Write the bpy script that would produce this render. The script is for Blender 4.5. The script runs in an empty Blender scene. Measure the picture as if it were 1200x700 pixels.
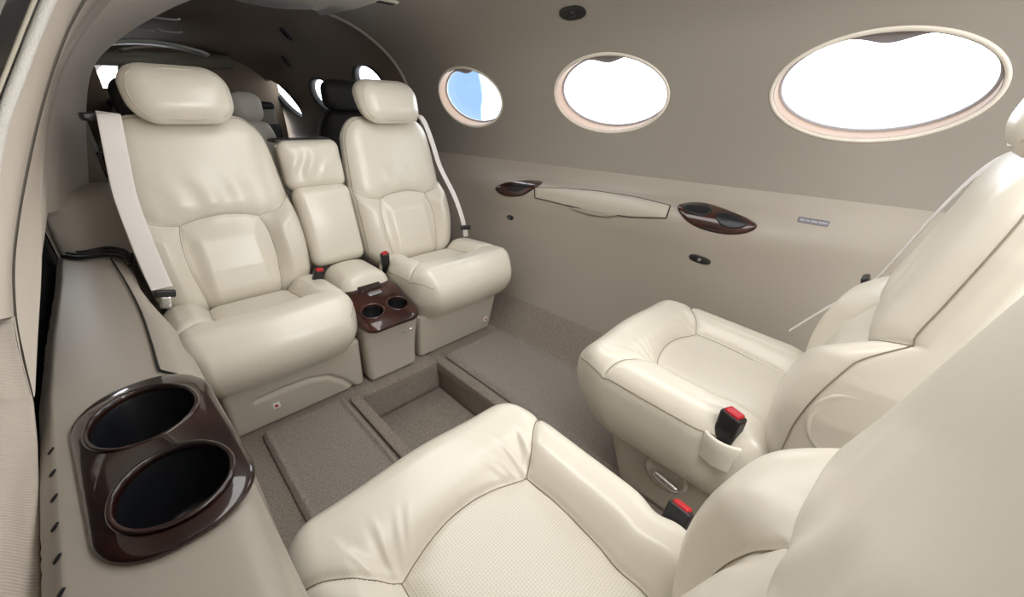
import bpy, math, random
import numpy as np
from mathutils import Matrix, Vector
random.seed(4); rng = np.random.default_rng(4)
SC = bpy.context.scene
COL = SC.collection

# ------------------------------------------------------------------ camera
F, CX, CY, H = 453.0, 600.0, 350.0, 0.95
_x = np.array([1110-CX, 142-CY, F]); _x /= np.linalg.norm(_x)
_y = np.array([105-CX, 125-CY, F]); _y = _y-_x*(_x@_y); _y /= np.linalg.norm(_y)
_z = np.cross(_x, _y)
R = np.stack([_x, _y, _z]); EYE = np.array([0, 0, H])
cam_d = bpy.data.cameras.new('camera'); cam = bpy.data.objects.new('camera', cam_d); COL.objects.link(cam)
cam_d.sensor_width = 36; cam_d.lens = F/1200*36; cam_d.clip_start = .01
M3 = np.stack([R[:, 0], -R[:, 1], -R[:, 2]], axis=1)
cam.matrix_world = Matrix([list(M3[i])+[EYE[i]] for i in range(3)]+[[0, 0, 0, 1]])
SC.camera = cam

def at(u, v, x=None, y=None, z=None):
    """point of the cabin seen at pixel (u, v) on one plane x=, y= or z="""
    d = R @ np.array([u-CX, v-CY, F])
    t = (x-0)/d[0] if x is not None else (y-0)/d[1] if y is not None else (z-H)/d[2]
    return EYE+t*d

# ------------------------------------------------------------------ small maths
def sst(a, b, x):
    t = np.clip((np.asarray(x, float)-a)/(b-a), 0, 1); return t*t*(3-2*t)
def interp(x, xs, ys): return np.interp(x, xs, ys)
def catmull(pts, n):
    p = np.array(pts, float); m = len(p)
    q = np.vstack([2*p[0]-p[1], p, 2*p[-1]-p[-2]])
    seg = np.linalg.norm(np.diff(p, axis=0), axis=1); cum = np.concatenate([[0], np.cumsum(seg)])
    s = np.linspace(0, cum[-1], n); i = np.clip(np.searchsorted(cum, s, 'right')-1, 0, m-2)
    t = ((s-cum[i])/np.maximum(seg[i], 1e-9))[:, None]
    a, b, c, d = q[i], q[i+1], q[i+2], q[i+3]
    return .5*(2*b+(c-a)*t+(2*a-5*b+4*c-d)*t*t+(3*b-3*c+d-a)*t**3)
def polydist(X, Y, poly):
    d = np.full(X.shape, 1e9)
    for (a, b), (c, e) in zip(poly[:-1], poly[1:]):
        vx, vy = c-a, e-b; L = vx*vx+vy*vy+1e-12
        t = np.clip(((X-a)*vx+(Y-b)*vy)/L, 0, 1)
        d = np.minimum(d, np.hypot(X-a-t*vx, Y-b-t*vy))
    return d

# ------------------------------------------------------------------ mesh helpers
def mesh_obj(name, V, Fc, mat, parent=None, smooth=True, mats=None, midx=None, angle=None):
    me = bpy.data.meshes.new(name)
    V = np.asarray(V, np.float32)
    if isinstance(Fc, np.ndarray) and Fc.ndim == 2 and Fc.shape[1] == 4:
        nf = len(Fc)
        me.vertices.add(len(V)); me.vertices.foreach_set('co', V.ravel())
        me.loops.add(nf*4); me.loops.foreach_set('vertex_index', Fc.astype(np.int32).ravel())
        me.polygons.add(nf); me.polygons.foreach_set('loop_start', np.arange(0, nf*4, 4, dtype=np.int32))
        me.update(calc_edges=True); me.validate()
    else:
        me.from_pydata([tuple(map(float, v)) for v in V], [], [list(map(int, f)) for f in Fc]); me.validate(); me.update()
    me.polygons.foreach_set('use_smooth', [smooth]*len(me.polygons))
    for m in (mats or [mat]): me.materials.append(m)
    if midx is not None and len(midx) == len(me.polygons): me.polygons.foreach_set('material_index', np.asarray(midx, np.int32))
    if angle: me.set_sharp_from_angle(angle=math.radians(angle))
    o = bpy.data.objects.new(name, me); COL.objects.link(o)
    if parent: o.parent = parent
    return o

def rbox(h, r, n):
    """rounded box: half sizes h, corner radii r, cells n. -> V, F, unit coords"""
    nx, ny, nz = n; h = np.array(h, float); r = np.minimum(np.array(r, float), h*.999)
    I, J, K = np.meshgrid(np.arange(nx+1), np.arange(ny+1), np.arange(nz+1), indexing='ij')
    surf = (I == 0)|(I == nx)|(J == 0)|(J == ny)|(K == 0)|(K == nz)
    idx = np.full(surf.shape, -1, np.int64); idx[surf] = np.arange(surf.sum())
    U = np.stack([I[surf]/nx, J[surf]/ny, K[surf]/nz], 1)*2-1
    def warp(u, hh, rr):      # more rows inside the rounding
        return u
    P = U*h
    q = np.clip(P, -(h-r), h-r); d = (P-q)/r
    L = np.linalg.norm(d, axis=1, keepdims=True); L[L == 0] = 1
    # spread evenly: angle-true mapping
    dm = np.max(np.abs(d), axis=1, keepdims=True)
    P = q+d/L*np.where(dm > 0, 1, 0)*r*np.minimum(dm, 1)
    Fs = []
    def quad(a, flip):
        f = np.stack([a[:-1, :-1], a[1:, :-1], a[1:, 1:], a[:-1, 1:]], -1).reshape(-1, 4)
        Fs.append(f[:, ::-1] if flip else f)
    quad(idx[0], True); quad(idx[nx], False)
    quad(idx[:, 0], False); quad(idx[:, ny], True)
    quad(idx[:, :, 0], True); quad(idx[:, :, nz], False)
    return P, np.concatenate(Fs), U

def grid_faces(m, n, closed=False):
    i = np.arange(m*n).reshape(m, n)
    if closed: i = np.hstack([i, i[:, :1]])
    return np.stack([i[:-1, :-1], i[1:, :-1], i[1:, 1:], i[:-1, 1:]], -1).reshape(-1, 4)

def loft(name, curves, mat, parent=None, closed=False, n=60, sub=6, angle=None, flip=False):
    C = [catmull(c, n) if not closed else np.array(c) for c in curves]
    A = np.stack(C)                                  # m x n x 3
    if sub > 1:
        A = np.stack([catmull(A[:, k], (len(C)-1)*sub+1) for k in range(A.shape[1])], 1)
    f = grid_faces(A.shape[0], A.shape[1], closed)
    if flip: f = f[:, ::-1]
    return mesh_obj(name, A.reshape(-1, 3), f, mat, parent, angle=angle)

def tube_vf(pts, r, k=8, closed=False, flat=None, up=None):
    p = np.array(pts, float); m = len(p)
    t = np.gradient(p, axis=0)
    if closed: t = np.roll(p, -1, 0)-np.roll(p, 1, 0)
    t /= np.linalg.norm(t, axis=1, keepdims=True)+1e-12
    ref = np.array(up if up is not None else [0, 0, 1.0])
    if up is None and abs(t[0]@ref) > .9: ref = np.array([1.0, 0, 0])
    a = np.cross(t, ref); a /= np.linalg.norm(a, axis=1, keepdims=True)+1e-12
    b = np.cross(a, t)
    rr = np.broadcast_to(np.asarray(r, float), (m,))
    th = np.linspace(0, 2*np.pi, k, endpoint=False)
    ca, sa = np.cos(th), np.sin(th)
    if flat is not None:      # superellipse ribbon: half width r, half thickness flat
        ca = np.sign(ca)*np.abs(ca)**.4; sa = np.sign(sa)*np.abs(sa)**.6
        V = p[:, None]+a[:, None]*(ca[None, :, None]*rr[:, None, None])+b[:, None]*(sa[None, :, None]*flat)
    else:
        V = p[:, None]+rr[:, None, None]*(a[:, None]*ca[None, :, None]+b[:, None]*sa[None, :, None])
    fa = grid_faces(m, k, True)
    V = V.reshape(-1, 3)
    if closed:
        i = np.arange(k); l = (m-1)*k
        fa = np.vstack([fa, np.stack([l+i, i, (i+1) % k, l+(i+1) % k], 1)])
        return V, fa
    V = np.vstack([V, p[:1], p[-1:]]); n0 = m*k
    caps = [[n0, (i+1) % k, i] for i in range(k)]+[[n0+1, n0-k+i, n0-k+(i+1) % k] for i in range(k)]
    return V, [list(f) for f in fa]+caps
def merge(parts):
    Vs, Fs, o = [], [], 0
    for V, f in parts:
        Vs.append(np.asarray(V)); Fs += [[int(i)+o for i in q] for q in f]; o += len(V)
    return np.vstack(Vs), Fs
def tube(name, pts, r, mat, parent=None, **k):
    V, f = tube_vf(pts, r, **k); return mesh_obj(name, V, f, mat, parent)
def lathe(name, prof, mat, parent=None, n=48, sx=1, sy=1, loc=(0, 0, 0), M=None, angle=None):
    th = np.linspace(0, 2*np.pi, n, endpoint=False)
    V = np.array([[[r*np.cos(t)*sx, r*np.sin(t)*sy, z] for t in th] for r, z in prof]).reshape(-1, 3)
    if M is not None: V = V@np.array(M).T
    return mesh_obj(name, V+np.array(loc), grid_faces(len(prof), n, True), mat, parent, angle=angle)
def rb(name, h, r, mat, parent=None, loc=(0, 0, 0), n=(24, 24, 16), fn=None, M=None, angle=None):
    P, f, U = rbox(h, r, n)
    if fn is not None: P = fn(P.copy(), U)
    if M is not None: P = P@np.array(M).T
    return mesh_obj(name, P+np.array(loc), f, mat, parent, angle=angle)
def rot(ax, deg):
    return np.array(Matrix.Rotation(math.radians(deg), 3, ax))

def tag(o, label=None, cat=None, group=None, kind=None):
    if label: o['label'] = label
    if cat: o['category'] = cat
    if group: o['group'] = group
    if kind: o['kind'] = kind
    return o
def empty(name, loc, rz=0, label=None, cat=None, group=None):
    o = bpy.data.objects.new(name, None); COL.objects.link(o)
    o.empty_display_size = .05; o.location = loc; o.rotation_euler = (0, 0, rz)
    return tag(o, label, cat, group)

# ------------------------------------------------------------------ materials
def mat(name, col, rough=.5, metal=0, spec=.5, coat=0, bump=None, var=None, sheen=0, ior=1.5, fine=None):
    m = bpy.data.materials.new(name); m.use_nodes = True
    nt = m.node_tree; b = nt.nodes['Principled BSDF']; L = nt.links
    b.inputs['Base Color'].default_value = (*col, 1); b.inputs['Roughness'].default_value = rough
    b.inputs['Metallic'].default_value = metal; b.inputs['Specular IOR Level'].default_value = spec
    b.inputs['Coat Weight'].default_value = coat; b.inputs['Coat Roughness'].default_value = .04
    b.inputs['Sheen Weight'].default_value = sheen; b.inputs['IOR'].default_value = ior
    tc = nt.nodes.new('ShaderNodeTexCoord')
    def noise(scale, detail=3):
        n = nt.nodes.new('ShaderNodeTexNoise'); n.inputs['Scale'].default_value = scale; n.inputs['Detail'].default_value = detail
        L.new(tc.outputs['Object'], n.inputs['Vector']); return n
    if var:                       # (scale, second colour, low, high)
        n = noise(var[0], 5); r = nt.nodes.new('ShaderNodeMapRange')
        r.inputs['From Min'].default_value = var[2]; r.inputs['From Max'].default_value = var[3]
        L.new(n.outputs['Fac'], r.inputs['Value'])
        mx = nt.nodes.new('ShaderNodeMix'); mx.data_type = 'RGBA'
        mx.inputs[6].default_value = (*col, 1); mx.inputs[7].default_value = (*var[1], 1)
        L.new(r.outputs[0], mx.inputs[0]); L.new(mx.outputs[2], b.inputs['Base Color'])
    prev = None
    for bb in (bump or []):       # (kind, scale, strength, distance)
        if bb[0] == 'voronoi':
            n = nt.nodes.new('ShaderNodeTexVoronoi'); n.inputs['Scale'].default_value = bb[1]
            L.new(tc.outputs['Object'], n.inputs['Vector']); out = n.outputs['Distance']
        else:
            n = noise(bb[1], 4); out = n.outputs['Fac']
        k = nt.nodes.new('ShaderNodeBump'); k.inputs['Strength'].default_value = bb[2]; k.inputs['Distance'].default_value = bb[3]
        L.new(out, k.inputs['Height'])
        if prev: L.new(prev.outputs[0], k.inputs['Normal'])
        prev = k
    if prev: L.new(prev.outputs[0], b.inputs['Normal'])
    return m
LEATHER = (.72, .675, .585)
M = {}
LB = [('noise', 7, .25, .010), ('noise', 26, .10, .003), ('voronoi', 700, .05, .0003)]
M['leather'] = mat('cream_leather', LEATHER, .29, spec=.6, bump=LB)
M['leather_flat'] = mat('cream_leather_side', (.62, .575, .49), .42, bump=[('voronoi', 420, .12, .0006)])
M['perf'] = mat('perforated_leather', LEATHER, .32, bump=LB)
def perforate(m, pitch=.0042, rad=.20):
    nt = m.node_tree; L = nt.links; b = nt.nodes['Principled BSDF']
    tc = nt.nodes.new('ShaderNodeTexCoord'); s = nt.nodes.new('ShaderNodeSeparateXYZ'); L.new(tc.outputs['Object'], s.inputs[0])
    sq = []
    for ax in (0, 1):
        d = nt.nodes.new('ShaderNodeMath'); d.operation = 'DIVIDE'; d.inputs[1].default_value = pitch; L.new(s.outputs[ax], d.inputs[0])
        f = nt.nodes.new('ShaderNodeMath'); f.operation = 'FRACT'; L.new(d.outputs[0], f.inputs[0])
        a = nt.nodes.new('ShaderNodeMath'); a.operation = 'SUBTRACT'; a.inputs[1].default_value = .5; L.new(f.outputs[0], a.inputs[0])
        q = nt.nodes.new('ShaderNodeMath'); q.operation = 'POWER'; q.inputs[1].default_value = 2; L.new(a.outputs[0], q.inputs[0]); sq.append(q)
    ad = nt.nodes.new('ShaderNodeMath'); L.new(sq[0].outputs[0], ad.inputs[0]); L.new(sq[1].outputs[0], ad.inputs[1])
    lt = nt.nodes.new('ShaderNodeMath'); lt.operation = 'LESS_THAN'; lt.inputs[1].default_value = rad**2; L.new(ad.outputs[0], lt.inputs[0])
    mx = nt.nodes.new('ShaderNodeMix'); mx.data_type = 'RGBA'; mx.inputs[6].default_value = (*LEATHER, 1); mx.inputs[7].default_value = (.50, .45, .37, 1)
    L.new(lt.outputs[0], mx.inputs[0]); L.new(mx.outputs[2], b.inputs['Base Color'])
perforate(M['perf'])
M['thread'] = mat('seam_thread', (.27, .225, .165), .7)
M['piping'] = mat('leather_piping', (.60, .55, .45), .45)
M['shell'] = mat('seat_shell', (.54, .50, .43), .55, bump=[('voronoi', 300, .1, .0005)])
M['liner'] = mat('cabin_lining', (.325, .297, .262), .62, bump=[('noise', 400, .05, .001)])
M['liner_low'] = mat('cabin_lower_lining', (.39, .35, .30), .42, bump=[('noise', 400, .05, .001)])
M['door_liner'] = mat('door_lining', (.64, .57, .50), .6, bump=[('noise', 400, .05, .001)])
M['panel'] = mat('armrest_panel', (.47, .43, .365), .42)
M['headliner'] = mat('headliner_panel', (.62, .59, .50), .6)
M['carpet'] = mat('taupe_carpet', (.42, .37, .32), .95, spec=.1, var=(190, (.29, .25, .215), .38, .66), bump=[('noise', 700, .8, .006), ('noise', 250, .5, .006)])
M['carpet_lite'] = mat('grey_carpet', (.43, .395, .35), .95, spec=.1, var=(170, (.32, .29, .255), .38, .66), bump=[('noise', 700, .8, .006), ('noise', 250, .5, .006)])
M['wood'] = mat('burl_wood', (.024, .0052, .0032), .35, spec=.25, coat=1, var=(9, (.007, .0018, .0016), .4, .62))
M['wood_red'] = mat('burl_wood_red', (.045, .0095, .0055), .3, spec=.3, coat=1, var=(14, (.022, .005, .004), .4, .62))
M['cup'] = mat('cup_liner', (.006, .007, .010), .35)
M['black'] = mat('black_plastic', (.012, .012, .013), .4)
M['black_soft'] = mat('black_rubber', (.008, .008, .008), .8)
M['red'] = mat('red_button', (.45, .012, .02), .35)
M['belt'] = mat('belt_webbing', (.82, .78, .76), .7, bump=[('noise', 600, .2, .001)])
M['chrome'] = mat('chrome', (.75, .75, .76), .18, metal=1)
M['grey'] = mat('grey_metal', (.32, .32, .33), .35, metal=.7)
M['tan'] = mat('window_tan', (.30, .205, .145), .6)
M['rim'] = mat('window_rim', (.80, .74, .66), .4)
M['shade'] = mat('window_shade', (.36, .34, .36), .5)
M['cock'] = mat('cockpit_lining', (.15, .108, .072), .7)
M['cock_black'] = mat('cockpit_black', (.015, .014, .013), .6)
M['cock_panel'] = mat('cockpit_panel', (.24, .22, .17), .6)
M['white'] = mat('white_tag', (.85, .85, .83), .5)
M['seal'] = mat('door_seal', (.80, .78, .73), .5, bump=[('voronoi', 260, .6, .002)])
M['greyout'] = mat('door_outer', (.30, .285, .25), .6)
def ribbed():
    m = mat('ribbed_fabric', (.60, .53, .46), .75); nt = m.node_tree; L = nt.links
    tc = nt.nodes.new('ShaderNodeTexCoord'); w = nt.nodes.new('ShaderNodeTexWave'); w.bands_direction = 'Y'
    w.inputs['Scale'].default_value = 72; w.inputs['Distortion'].default_value = .5; w.inputs['Detail'].default_value = 1
    L.new(tc.outputs['Object'], w.inputs['Vector'])
    k = nt.nodes.new('ShaderNodeBump'); k.inputs['Strength'].default_value = .5; k.inputs['Distance'].default_value = .0014
    L.new(w.outputs['Fac'], k.inputs['Height']); L.new(k.outputs[0], nt.nodes['Principled BSDF'].inputs['Normal'])
    return m
M['ribbed'] = ribbed()
def glass():
    m = bpy.data.materials.new('window_glass'); m.use_nodes = True; nt = m.node_tree; nt.nodes.clear(); L = nt.links
    o = nt.nodes.new('ShaderNodeOutputMaterial'); t = nt.nodes.new('ShaderNodeBsdfTransparent'); g = nt.nodes.new('ShaderNodeBsdfGlossy')
    g.inputs['Roughness'].default_value = .02; t.inputs['Color'].default_value = (.97, .98, 1, 1)
    mx = nt.nodes.new('ShaderNodeMixShader'); mx.inputs[0].default_value = .06
    L.new(t.outputs[0], mx.inputs[1]); L.new(g.outputs[0], mx.inputs[2]); L.new(mx.outputs[0], o.inputs[0]); return m
M['glass'] = glass()

# ------------------------------------------------------------------ the window wall surface
TAPER = .03
def bulge(y): return float(sst(-.02, .62, y)*(1-sst(1.15, 1.78, y)))
NS = 140
_PC = {}
def wall_profile(y):
    kb = int(round(bulge(y)*800))
    if kb not in _PC: _PC[kb] = _profile(kb/800)
    c = _PC[kb].copy(); c[:, 0] += -TAPER*(y-.16); return c
def _profile(b):
    dx = 0
    lo = np.array([(1.27, .12), (1.315, .22), (1.355, .36), (1.385, .48), (1.397, .53), (1.405, .575), (1.415, .625), (1.44, .69), (1.465, .74)])
    hi = np.array([(1.27, .12), (1.30, .22), (1.325, .36), (1.332, .50), (1.326, .575), (1.328, .635), (1.355, .668), (1.425, .684), (1.465, .74)])
    low = lo*(1-b)+hi*b
    up = np.array([(1.466, .76), (1.46, .85), (1.435, .95), (1.39, 1.066), (1.32, 1.185), (1.215, 1.275), (1.07, 1.345), (.86, 1.385), (.65, 1.392), (.42, 1.37), (.22, 1.30), (.05, 1.20), (-.1, 1.05)])
    c = np.vstack([catmull(low, 60)[:-1], catmull(np.vstack([low[-1:], up]), NS-59)])
    c[:, 0] += dx
    return c
def wall_point(y, s):
    c = wall_profile(y); f = np.clip(s, 0, NS-1); i = min(int(f), NS-2); t = f-i
    p = c[i]*(1-t)+c[i+1]*t; return np.array([p[0], y, p[1]])
def wall_frame(y, s):
    p = wall_point(y, s); ty = wall_point(y+.01, s)-wall_point(y-.01, s); ts = wall_point(y, s+.7)-wall_point(y, s-.7)
    ty /= np.linalg.norm(ty); ts = ts-ty*(ts@ty); ts /= np.linalg.norm(ts); n = np.cross(ts, ty)
    if n[0] < 0 and s < 100: n = -n          # outward
    return p, ty, ts, n
def wallx(y, z):
    c = wall_profile(y); return np.interp(z, c[:112, 1], c[:112, 0])
def hit(u, v):
    """point of the side wall seen at a pixel"""
    d = R@np.array([u-CX, v-CY, F]); g = lambda x: x-wallx(d[1]*x/d[0], H+d[2]*x/d[0])
    xs = np.linspace(.9, 1.56, 67); a = None
    for x0, x1 in zip(xs[:-1], xs[1:]):
        if g(x0) < 0 <= g(x1): a = x0; b = x1; break
    for _ in range(24):
        m = (a+b)/2
        if g(m) < 0: a = m
        else: b = m
    return EYE+d*(a/d[0])
def wall_hit(u, v, slo=0, shi=112):
    p = hit(u, v); c = wall_profile(p[1]); return p[1], float(np.interp(p[2], c[:112, 1], np.arange(112)))
# window ellipses on the wall: from left / right / top / bottom of their rims
WIN = []
for L_, R_, T_, B_ in (((904, 112), (1184, 88), (1055, 36), (1035, 167)), ((648, 98), (783, 115), (720, 64), (705, 155)), ((509, 97), (591, 131), (542, 80), (560, 149))):
    y1, _ = wall_hit(*L_, slo=62); y0, _ = wall_hit(*R_, slo=62); _, s1 = wall_hit(*T_, slo=62); _, s0 = wall_hit(*B_, slo=62)
    yc = (y0+y1)/2; sc = (s0+s1)/2
    p, ty, ts, n = wall_frame(yc, sc)
    hgt = np.linalg.norm(wall_point(yc, s1)-wall_point(yc, s0))/2
    WIN.append((yc, sc, p, ty, ts, n, (y1-y0)/2, hgt))

YS = np.concatenate([np.arange(-1.0, 2.2, .012), [2.2]])
G = np.stack([np.stack([wall_profile(y)[:, 0], np.full(NS, y), wall_profile(y)[:, 1]], 1) for y in YS])
def punch(name, G, wins, m, thick=.012):
    mm, nn = G.shape[:2]; V = G.reshape(-1, 3).copy(); f = grid_faces(mm, nn)
    for (yc, sc, p, ty, ts, n, a, b) in wins:
        d = V-p; e = np.hypot(d@ty/a, d@ts/b); near = np.abs(d@n) < .15
        inside = (e < 1.0)&near
        drop = inside[f].all(1) if False else (inside[f].sum(1) >= 3)
        f = f[~drop]
        used = np.zeros(len(V), bool); used[f.ravel()] = True
        mv = inside&used
        k = np.where(mv)[0]
        V[k] += (d[k]@ty)[:, None]*ty*(1/e[k]-1)[:, None]+(d[k]@ts)[:, None]*ts*(1/e[k]-1)[:, None]
    used = np.zeros(len(V), bool); used[f.ravel()] = True
    new = np.cumsum(used)-1
    return V[used], new[f]
wins_e = [(w[0], w[1], w[2], w[3], w[4], w[5], w[6]-.002, w[7]-.002) for w in WIN]
iL = 60
V, f = punch('w', G[:, :iL], [], None); wl = mesh_obj('trim_1', V, f, M['liner_low']); tag(wl, 'lower cabin side lining bulging into an armrest ledge under the windows', kind='structure')
V, f = punch('w', G[:, iL-1:112], wins_e, None); wr = mesh_obj('wall_right', V, f, M['liner']); tag(wr, 'curved greige cabin wall with three oval windows', kind='structure')
V, f = punch('w', G[:, 111:], [], None); ce = mesh_obj('ceiling', V, f, M['liner']); tag(ce, 'curved greige cabin ceiling', kind='structure')

def ell(p, ty, ts, n, a, b, depth, k=96, dip=0):
    th = np.linspace(0, 2*np.pi, k, endpoint=False)
    x, z = a*np.cos(th), b*np.sin(th)
    return p+x[:, None]*ty+z[:, None]*ts+n*depth
def make_window(i, w, label, out=1.0):
    yc, sc, p, ty, ts, n, a, b = w
    prof = [(.007, .002), (.006, -.0015), (.002, -.003), (-.003, -.002), (-.005, .004)]
    def ring(prof):
        # follow the curved wall: rim rests on it
        rows = []
        for ro, dp in prof: rows.append(ell(p, ty, ts, n, a+ro, b+ro, dp))
        return np.concatenate(rows), grid_faces(len(prof), 96, True)
    # rim conforms to wall
    th = np.linspace(0, 2*np.pi, 96, endpoint=False)
    def conf(ro, dp):
        q = ell(p, ty, ts, n, a+ro, b+ro, 0)
        q[:, 0] = [wallx(w_[1], w_[2]) for w_ in q]
        return q+n*dp
    win = empty('window_%d' % i, tuple(p)); tag(win, label, kind='structure')
    loc = np.array(p)
    rows = [conf(*x) for x in prof]
    mesh_obj('window_frame', np.concatenate(rows)-loc, grid_faces(len(prof), 96, True), M['rim'], win)
    tun = [conf(-.005, .0), conf(-.005, .010), ell(p, ty, ts, n, a-.005, b-.005, .030), ell(p, ty, ts, n, a-.005, b-.005, .044)]
    mesh_obj('window_reveal', np.concatenate(tun)-loc, grid_faces(4, 96, True), M['tan'], win)
    gas = [ell(p, ty, ts, n, a-.003, b-.003, .043), ell(p, ty, ts, n, a-.011, b-.011, .044), ell(p, ty, ts, n, a-.012, b-.012, .05), ell(p, ty, ts, n, a-.003, b-.003, .055)]
    mesh_obj('window_seal', np.concatenate(gas)-loc, grid_faces(4, 96, True), M['shade'], win)
    e = ell(p, ty, ts, n, a-.004, b-.004, .053); Vp = np.vstack([e, e+n*.004]); k = 96
    fp = [list(range(k))[::-1], list(range(k, 2*k))]+[[j, (j+1) % k, k+(j+1) % k, k+j] for j in range(k)]
    mesh_obj('window_pane', Vp-loc, fp, M['glass'], win, smooth=False)
    # pulled-up shade: its lower lip shows as a dip in the top of the opening
    xs = np.linspace(-a*.66, a*.66, 41); low = []; up = []
    for x in xs:
        zt = b*math.sqrt(max(0, 1-(x/a)**2)); dip = .026*math.exp(-(x/(a*.26))**2)
        low.append((x, zt-.008-dip)); up.append((x, zt-.004))
    A = []
    for dp in (.034, .040):
        A += [p+x*ty+z*ts+n*dp for x, z in low]; A += [p+x*ty+z*ts+n*dp for x, z in up]
    A = np.array(A); m = 41; q = []
    for j in range(m-1):
        q += [[j, j+1, m+j+1, m+j], [2*m+j, 3*m+j, 3*m+j+1, 2*m+j+1], [j, 2*m+j, 2*m+j+1, j+1], [m+j, m+j+1, 3*m+j+1, 3*m+j]]
    mesh_obj('window_shade', A-loc, q, M['shade'], win)
make_window(1, WIN[0], 'large oval cabin window nearest the seat with the tilted headrest, shade lip at its top')
make_window(2, WIN[1], 'middle oval cabin window above the folded table panel')
make_window(3, WIN[2], 'oval cabin window beside the far seat, partly showing blue sky')

# ------------------------------------------------------------------ floor
def carpet_grid(name, x0, x1, y0, y1, z0, m, lab, thick=.0):
    pass
FLX0, FLX1, WELL = -.50, 1.13, (.405, .735, -.5, 1.185, -.14)
def slab(x0, x1, y0, y1, z0, z1, r=.008):
    P, f, U = rbox(((x1-x0)/2, (y1-y0)/2, (z1-z0)/2), (r, r, r), (8, 8, 6)); return P+np.array([(x0+x1)/2, (y0+y1)/2, (z0+z1)/2]), f
V, f = merge([slab(FLX0, WELL[0], -1, 2.2, -.05, 0), slab(WELL[1], FLX1+.02, -1, 2.2, -.05, 0), slab(WELL[0]-.01, WELL[1]+.01, WELL[3], 2.2, -.05, -.0005),
              slab(WELL[0]-.03, WELL[1]+.03, -1, 1.3, WELL[4]-.03, WELL[4], .004), slab(WELL[0]-.03, WELL[0]-.0005, -1, 1.2, WELL[4], -.01, .004), slab(WELL[1]+.0005, WELL[1]+.03, -1, 1.2, WELL[4], -.01, .004),
              slab(WELL[0]-.02, WELL[1]+.02, WELL[3]+.0005, WELL[3]+.03, WELL[4], -.01, .004)])
fl = mesh_obj('floor', V, f, M['carpet']); tag(fl, 'taupe carpeted cabin floor with a sunken aisle well', kind='structure')
# sloping carpet kick along the window wall
kick = []
for y in np.linspace(-1, 2.2, 40):
    dx = -TAPER*(y-.16)
    kick.append([(1.10, y, .002), (1.14+dx*.5, y, .012), (1.20+dx, y, .06), (1.262+dx, y, .118), (1.30+dx, y, .13)])
kk = loft('baseboard_right', kick, M['carpet'], n=16, sub=1); tag(kk, 'sloping carpeted kick strip along the foot of the window wall', kind='structure')
# mats
def floor_mat(x0, x1, y0, y1, label, m):
    cx, cy = (x0+x1)/2, (y0+y1)/2
    def fn(P, U):
        e = np.minimum((x1-x0)/2-np.abs(P[:, 0]), (y1-y0)/2-np.abs(P[:, 1]))
        P[:, 2] += np.where(P[:, 2] > 0, .009*np.exp(-((e-.014)/.007)**2), 0); return P
    o = rb('floor_mat', ((x1-x0)/2, (y1-y0)/2, .006), (.012, .012, .0055), m, None, n=(70, 110, 4), fn=fn)
    o.location = (cx, cy, .0065); tag(o, label, 'floor mat', 'floor mats'); return o
floor_mat(.085, .352, -.1, 1.215, 'grey carpet floor mat on the side of the big wood cup holder', M['carpet_lite'])
floor_mat(.775, 1.105, -.1, 1.19, 'grey carpet floor mat on the window side of the aisle well', M['carpet_lite'])
# raised rail strip beside the well
o = rb('floor_rail', (.019, .62, .007), (.006, .006, .006), M['carpet'], None, n=(8, 60, 6)); o.location = (.380, .575, .006)
tag(o, 'raised carpeted rail strip along the edge of the aisle well', 'floor rail')

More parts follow.
